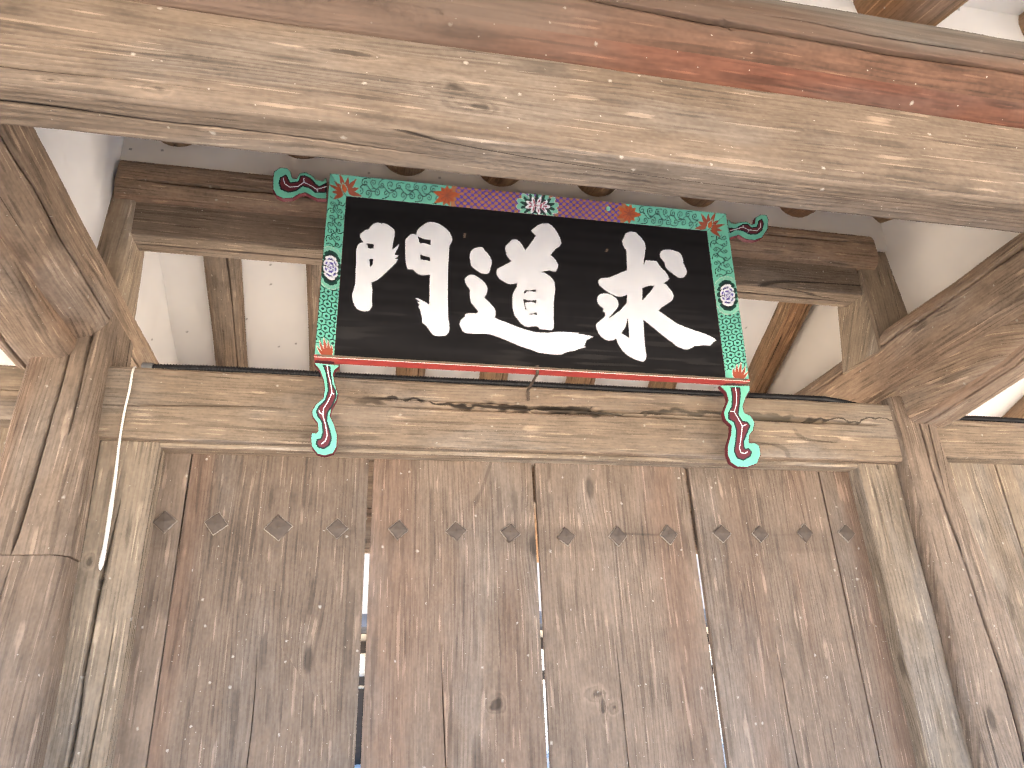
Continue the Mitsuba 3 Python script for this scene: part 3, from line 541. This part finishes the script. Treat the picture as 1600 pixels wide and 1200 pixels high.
# ------------------------------------------------------------ the signboard
SO, SU, SV, SN = (np.array(v) for v in ((-0.6292, -0.2, 2.4184), (0.99983, -0.0159, -0.0094), (0.00844, -0.05921, 0.99821), (-0.01643, -0.99812, -0.05906)))
SW, SH, DEEP = 1.2051, 0.5598, 0.027
IN = (0.0480, 0.0195, 1.1465, 0.5075)                    # the panel's edges u0, v0, u1, v1
def board(P): P = np.asarray(P, float); return SO+P[..., :1]*SU+P[..., 1:2]*SV+P[..., 2:3]*SN
def flat(shape, w0, h, res=None, wfun=None):
    """an outline on the board, h thick, its back at depth w0 (or wfun(u, v))"""
    ms = []
    for gm in getattr(shape, 'geoms', [shape]):
        if gm.geom_type != 'Polygon' or gm.area < 2e-7: continue
        ms.append(trimesh.creation.extrude_polygon(gm, h, engine='earcut'))
    m = trimesh.util.concatenate(ms)
    V = m.vertices.copy()
    w = V[:, 2]+(w0 if wfun is None else wfun(V[:, 0], V[:, 1])+w0)
    m = trimesh.Trimesh(board(np.stack([V[:, 0], V[:, 1], w], -1)), m.faces, process=False)
    m.fix_normals()
    return m
def decal(key, shape, bsdf, w0, h=0.0004, wfun=None, label=None):
    if shape.is_empty: return
    put(key, flat(shape, w0, h, None, wfun), bsdf, label=label)
def hexa(lo, hi): return trimesh.convex.convex_hull(np.vstack([board(lo), board(hi)]))

B_ = 'signboard'
tag(B_, 'black signboard with three white brush characters in a painted green frame', 'signboard')
b = lambda s: B_+'__'+s
put(b('panel'), flat(sbox(IN[0]-0.012, 0.004, IN[2]+0.012, IN[3]+0.012), -DEEP-0.018, 0.018), 'lacquer_black')
u0, v0, u1, v1 = IN
tilt_top = lambda u, v: -DEEP*np.clip((SH-v)/(SH-v1), 0, 1)
tilt_left = lambda u, v: -DEEP*np.clip(u/u0, 0, 1)
tilt_right = lambda u, v: -DEEP*np.clip((SW-u)/(SW-u1), 0, 1)
def rail(key, quad, wf, body='paint_maroon'):
    q = np.asarray(quad, float)
    w = wf(q[:, 0], q[:, 1])
    back = np.full(4, -0.042)
    m = trimesh.convex.convex_hull(np.vstack([board(np.c_[q, w]), board(np.c_[q, back])]))
    put(key, m, body)
RAILS = {'top_rail': ([(0, SH), (SW, SH), (u1, v1), (u0, v1)], tilt_top), 'left_rail': ([(0, 0.0), (0, SH), (u0, v1), (u0, 0.0)], tilt_left),
         'right_rail': ([(SW, SH), (SW, 0.0), (u1, 0.0), (u1, v1)], tilt_right)}
for k, (quad, wf) in RAILS.items():
    rail(b(k)+'__body', quad, wf)
m = trimesh.convex.convex_hull(board(np.array([(u, v, w) for u in (-0.001, SW+0.001) for v, w in ((-0.0012, 0.0012), (0.0065, 0.0012), (0.0010, -0.0425), (0.0065, -0.0425))])))
put(b('bottom_rail'), m, 'paint_red', label='red underside of the bottom rail')
put(b('bottom_rail_edge'), flat(sbox(0.006, 0.0012, SW-0.006, 0.0068), 0.0012, 0.0006), 'paint_dust')
put(b('bottom_rail_line'), flat(LineString([(0.0, -0.0006), (SW, -0.0006)]).buffer(0.0007), 0.0012, 0.0009), 'paint_cream')

# brush characters, carved proud of the panel
GLYPH_NAMES = (('character', ('gate_l', 'gate_r'), 'left white character, meaning gate'), ('character', ('way_dot', 'way_head', 'way_walk'), 'middle white character, meaning way'), ('character', ('seek_dot', 'seek'), 'right white character, meaning seek'))
for nm, ks, lab in GLYPH_NAMES:
    sh = []
    for k in ks:
        rings = [np.array(r, float)/2e3 for r in GLYPH[k]]
        p = Polygon(rings[0], rings[1:]).buffer(0)
        sh.append(p.buffer(0.0010, quad_segs=4).buffer(-0.0016, quad_segs=4).buffer(0.0006, quad_segs=4))
    put(b(nm), flat(unary_union(sh), -DEEP-0.0002, 0.0024), 'paint_white', label=lab)
# small patches of bare wood on the lacquer
for (cu, cv, a_) in ((0.387, 0.414, -8), (0.814, 0.406, -25)):
    decal(b('scuff'), affinity.rotate(sbox(cu-0.0035, cv-0.008, cu+0.0035, cv+0.008) if a_ == -8 else Polygon([(cu-.004, cv-.006), (cu+.004, cv-.004), (cu+.004, cv+.007), (cu-.002, cv+.006)]), a_), 'paint_dust', -DEEP+0.0001, 0.0002)

# --- painted patterns
rs = random.Random(11)
def spiral(c, r, turns, a0, sgn, n=26):
    t = np.linspace(0, 1, n)
    a = a0+sgn*turns*2*np.pi*t
    return np.c_[c[0]+r*(1-0.86*t)*np.cos(a), c[1]+r*(1-0.86*t)*np.sin(a)]
def scrolls(region, r=0.0105, w=0.00115):
    """two rows of curling tendrils growing off wavy stems along the region's longer side"""
    x0, y0, x1, y1 = region.bounds
    long_x = x1-x0 > y1-y0
    L, Wd = (x1-x0, y1-y0) if long_x else (y1-y0, x1-x0)
    pt = (lambda a, b: (x0+a, y0+b)) if long_x else (lambda a, b: (x0+b, y0+a))
    lines = []
    n = max(2, int(L/(2.05*r)))
    for row in (0, 1):
        cs = []
        for i in range(n+1):
            a = (i+0.5*row)*L/n+rs.uniform(-0.12, 0.12)*r
            b = Wd*(0.27 if row == 0 else 0.74)+rs.uniform(-0.18, 0.18)*r
            cs.append((a, b))
        for i, (a, b) in enumerate(cs):
            sg = 1 if (i+row) % 2 else -1
            rr = r*rs.uniform(0.80, 1.02)
            a0 = rs.uniform(-0.5, 0.5)+(math.pi/2 if sg > 0 else -math.pi/2)*(1 if row else -1)
            sp = spiral((a, b), rr*0.88, rs.uniform(1.15, 1.45), a0, sg)
            e = (a-1.15*rr, b-sg*0.55*rr)
            sp = np.vstack([[[a+rr*1.55*math.cos(a0-sg*0.75), b+rr*1.55*math.sin(a0-sg*0.75)], [a+rr*1.14*math.cos(a0-sg*0.30), b+rr*1.14*math.sin(a0-sg*0.30)]], sp])
            lines.append(LineString([pt(*q) for q in sp]).buffer(w, quad_segs=2))
    t = np.linspace(0, L, 60)
    lines.append(LineString([pt(q, Wd*0.5+0.16*Wd*math.sin(q/(2.05*r)*math.pi)) for q in t]).buffer(w, quad_segs=2))
    return unary_union(lines).intersection(region)
def petal(c, a, L, wd, base=0.0, bend=0.0):
    t = np.linspace(0, 1, 12)
    h = wd*np.sin(np.pi*t**0.8)*(1-0.15*t)
    x = base+L*t
    y = bend*t*t*L
    P = np.vstack([np.c_[x, y+h], np.c_[x, y-h][::-1]])
    ca, sa = math.cos(a), math.sin(a)
    return Polygon(P@np.array([[ca, sa], [-sa, ca]])+np.array(c)).buffer(0)
def blob(c, rx, ry, a=0): return affinity.rotate(affinity.scale(Point(c).buffer(1, quad_segs=6), rx, ry), a, origin=c)
faces = {k: Polygon(q).buffer(-0.0006) for k, (q, wf) in RAILS.items()}
def on(rk, name, shape, bsdf, lvl):
    quad, wf = RAILS[rk]
    s = shape.intersection(faces[rk])
    decal(b(rk)+'__'+name, s, bsdf, 0.0003+0.0003*lvl, 0.0003, wf)
for k in RAILS: on(k, 'painted_face', faces[k], 'paint_green', 0)
# pale bloom along the edges of the green
# top rail: lattice between two maple leaves, a lotus in the middle
LAT = (0.345, 0.875)
lat = sbox(LAT[0], 0.50, LAT[1], SH)
on('top_rail', 'lattice_ground', lat, 'paint_ochre', 1)
ln, dm = [], []
pu, pv = 0.0205, 0.0155
for i in range(-6, 34):
    xa = LAT[0]+i*pu
    ln.append(LineString([(xa, 0.495), (xa+pu*4.6, 0.495+pv*4.6)]).buffer(0.0011))
    ln.append(LineString([(xa, 0.495), (xa-pu*4.6, 0.495+pv*4.6)]).buffer(0.0011))
    for j in range(9):
        c = (LAT[0]+(i+0.5*(j % 2))*pu, 0.495+j*pv/2)
        dm.append(Polygon([(c[0]-0.0046, c[1]), (c[0], c[1]-0.0042), (c[0]+0.0046, c[1]), (c[0], c[1]+0.0042)]).difference(Polygon([(c[0]-0.0024, c[1]), (c[0], c[1]-0.0021), (c[0]+0.0024, c[1]), (c[0], c[1]+0.0021)])))
on('top_rail', 'lattice_line', unary_union(ln).intersection(sbox(LAT[0]+0.012, 0.5, LAT[1]-0.012, SH)), 'paint_purple', 2)
dmu = unary_union(dm).intersection(sbox(LAT[0]+0.012, 0.5, LAT[1]-0.012, SH))
on('top_rail', 'lattice_diamond', dmu, 'paint_blue', 2)
for cu, rot_ in ((0.332, 0.2), (0.888, 0.0)):
    c = (cu, 0.533)
    ps = [petal(c, rot_+i*2*math.pi/9, (0.040 if i in (0, 4, 5) else 0.026), 0.0075) for i in range(9)]
    st = unary_union(ps)
    on('top_rail', 'leaf_outline', st.buffer(0.0009), 'paint_ochre', 3)
    on('top_rail', 'maple_leaf', st, 'paint_orange', 4)
    on('top_rail', 'leaf_vein', unary_union([LineString([c, (c[0]+0.018*math.cos(rot_+i*2*math.pi/9), c[1]+0.018*math.sin(rot_+i*2*math.pi/9))]).buffer(0.0012) for i in range(9)]), 'paint_lotus', 5)
def peony(rk, c, rx, ry, heart, cut=None):
    """a flower in a wreath of green scallops"""
    ring, ringd, ringw = [], [], []
    n = 14
    for i in range(n):
        a = 2*math.pi*i/n+0.2
        p = (c[0]+rx*0.80*math.cos(a), c[1]+ry*0.80*math.sin(a))
        e = blob(p, rx*0.27, ry*0.25, math.degrees(a))
        ringw.append(e.buffer(0.0010)); ring.append(e)
        ringd.append(blob((c[0]+rx*0.68*math.cos(a+0.12), c[1]+ry*0.68*math.sin(a+0.12)), rx*0.20, ry*0.13, math.degrees(a)))
    on(rk, 'wreath_edge', unary_union(ringw), 'paint_cream', 3)
    on(rk, 'wreath', unary_union([r.difference(unary_union(ringw[:i]).buffer(-0.0006)) if i else r for i, r in enumerate(ring)]), 'paint_pale', 4)
    on(rk, 'wreath_shade', unary_union(ringd), 'paint_deep', 5)
    core = blob(c, rx*0.66, ry*0.66)
    on(rk, 'flower_outline', core, 'paint_black', 6)
    pet, pet2 = [], []
    for kk, (rr_, m_) in enumerate(((0.47, 9), (0.27, 6), (0.08, 3))):
        for i in range(m_):
            a = 2*math.pi*i/m_+0.5*kk
            p = (c[0]+rx*rr_*math.cos(a), c[1]+ry*rr_*math.sin(a))
            e = blob(p, rx*(0.165-0.015*kk), ry*(0.155-0.015*kk), math.degrees(a))
            pet.append((e, kk))
            pet2.append(blob((c[0]+rx*(rr_-0.075)*math.cos(a), c[1]+ry*(rr_-0.075)*math.sin(a)), rx*0.085, ry*0.075, math.degrees(a)))
    on(rk, 'petal', unary_union([e.buffer(-0.0003) for e, _ in pet]), 'paint_white', 7)
    on(rk, 'petal_shade', unary_union(pet2).difference(unary_union([e.boundary.buffer(0.0007) for e, kk in pet if kk != 1])), heart, 8)
peony('top_rail', (0.603, 0.530), 0.061, 0.031, 'paint_pink')
on('top_rail', 'blue_spot', blob((0.822, 0.541), 0.007, 0.006), 'paint_pale', 3)
def lotus(rk, c, r, a0, spread, n=9):
    ps, ws = [], []
    for i in range(n):
        f = (i/(n-1)-0.5)*2
        a = a0+f*spread
        L = r*(1.0-0.18*abs(f))*(0.82 if i % 2 else 1.0)
        p = petal(c, a, L, r*0.135, r*0.16, 0.25*f)
        ps.append(p); ws.append(p.buffer(0.0012))
    heart = petal(c, a0, r*0.52, r*0.17, r*0.06)
    on(rk, 'lotus_edge', unary_union(ws+[heart.buffer(0.0022)]), 'paint_pale', 3)
    on(rk, 'lotus_petal', unary_union([p.difference(heart.buffer(0.002)) for p in ps]), 'paint_lotus', 4)
    on(rk, 'lotus_heart', heart, 'paint_orange', 5)
lotus('top_rail', (0.046, 0.513), 0.046, math.radians(112), math.radians(104), 9)
lotus('left_rail', (0.046, 0.513), 0.046, math.radians(112), math.radians(104), 9)
lotus('top_rail', (1.150, 0.513), 0.046, math.radians(68), math.radians(104), 9)
lotus('right_rail', (1.150, 0.513), 0.046, math.radians(68), math.radians(104), 9)
for rk, x0, x1, base in (('left_rail', 0.0, u0, (0.034, 0.004)), ('right_rail', u1, SW, (SW-0.030, 0.004))):
    fan = [petal(base, math.radians(90+dg), L, 0.0042, 0.006, bd) for dg, L, bd in ((62, 0.034, -0.3), (40, 0.043, -0.2), (20, 0.050, -0.1), (0, 0.045, 0.1), (-20, 0.034, 0.25))]
    if rk == 'right_rail': fan = [affinity.scale(f_, -1, 1, origin=(base[0], 0)) for f_ in fan]
    on(rk, 'leaf_fan_edge', unary_union([f_.buffer(0.0011) for f_ in fan]), 'paint_cream', 3)
    on(rk, 'leaf_fan', unary_union(fan), 'paint_lotus', 4)
    cu = 0.0225 if rk == 'left_rail' else 1.1785
    cv = 0.266 if rk == 'left_rail' else 0.278
    peony(rk, (cu, cv), 0.031, 0.068, 'paint_blue')
    on(rk, 'scroll', scrolls(sbox(x0+0.001, cv+0.066, x1-0.001, 0.487), 0.0108), 'paint_deep', 1)
    hx, hi_ = [], []
    s_ = 0.0120
    for r_ in range(26):
        for c_ in range(-1, 6):
            p = (x0+c_*s_*1.74+(s_*0.87 if r_ % 2 else 0), 0.050+r_*s_*1.5)
            if p[1] > cv-0.052: continue
            H_ = Polygon([(p[0]+s_*math.cos(math.radians(30+60*i)), p[1]+s_*math.sin(math.radians(30+60*i))) for i in range(6)])
            hx.append(H_.buffer(0.0005).difference(H_.buffer(-0.0013)))
            hh_ = affinity.scale(H_, 0.34, 0.34)
            hi_.append(hh_)
    on(rk, 'hexagon_line', unary_union(hx), 'paint_deep', 1)
    on(rk, 'hexagon_dot', unary_union(hi_), 'paint_deep', 1)
for xa, xb_ in ((0.085, 0.305), (0.918, 1.115)):
    on('top_rail', 'scroll', scrolls(sbox(xa, v1+0.001, xb_, SH-0.001), 0.0118), 'paint_deep', 1)

# carved cloud tails at the four corners
for nm, lab in (('lt', 'green cloud tail left of the frame'), ('rt', 'green cloud tail right of the frame'), ('lb', 'green cloud tail below the left rail'), ('rb', 'green cloud tail below the right rail')):
    d = {k: np.array(v, float)/2e3 for k, v in CURL[nm].items()}
    key = numbered(b('cloud_tail'))
    def smooth_poly(p):
        q = Polygon(p).buffer(0)
        return q.buffer(0.0025, quad_segs=5).buffer(-0.004, quad_segs=5).buffer(0.0015, quad_segs=5)
    out, inn = smooth_poly(d['outer']), smooth_poly(d['inner'])
    W0 = -0.034
    put(key+'__body', flat(out.buffer(0.0018), W0-0.016, 0.0155), 'paint_maroon')
    put(key+'__face', flat(out, W0-0.001, 0.0012), 'paint_green' if nm in ('lt', 'rt') else 'paint_mint')
    put(key+'__dark_edge', flat(inn, W0, 0.0007), 'paint_black')
    put(key+'__core', flat(inn.buffer(-0.0040), W0+0.0003, 0.0007), 'paint_maroon')
    put(key+'__line', flat(unary_union([LineString(d[k]).buffer(0.0011, quad_segs=3) for k in ('line', 'b1', 'b2')]), W0+0.0007, 0.0006), 'paint_white')
    tag(key, lab)

# iron strap that props the board's lower edge on the lintel
def strap():
    a, c = board(np.array([(0.594, 0.004, 0.004), (0.594, -0.012, -0.02)]))
    return trimesh.util.concatenate([
        block((-0.049, -0.2085, 2.404), (-0.041, -0.2035, 2.426)), block((-0.048, -0.2060, 2.401), (-0.0415, -0.086, 2.405)),
        block((-0.0485, -0.0905, 2.372), (-0.0405, -0.0862, 2.405))])
st_ = strap()
put('iron_strap', st_, 'old_iron', uv=np.ones((len(st_.vertices), 2)), label='small iron strap under the middle of the signboard', cat='strap')

# ------------------------------------------------------------ what shows through the seams of the doors
H_ = 'courtyard_hall'
tag(H_, 'pale hall seen only through the seams of the doors', 'building')
put(H_+'__wall', block((-12, 15.0, 0), (12, 15.3, 3.2)), 'cream_wall')
put(H_+'__roof', trimesh.convex.convex_hull([(x, y, z) for x in (-14, 14) for y, z in ((13.2, 3.0), (13.2, 3.25), (17.0, 5.2), (21, 3.1))]), 'roof_tile')
for i in range(9):
    add(H_+'__post', beam_z(0.0, 3.2, -12+3*i, 14.9, 0.15, 0.15, r=0.1, step=0.2), 'wood_red')
for z0, z1 in ((2.62, 2.86), (1.98, 2.16)):
    put(H_+'__rail', block((-12, 14.86, z0), (12, 14.98, z1)), 'dark_wood')
for x0 in (-1.6,):
    put(H_+'__door', block((x0, 14.9, 0.5), (x0+2.2, 14.99, 1.92)), 'dark_wood')
put(H_+'__base', block((-13, 13.8, 0), (13, 15.0, 0.5)), 'stone')
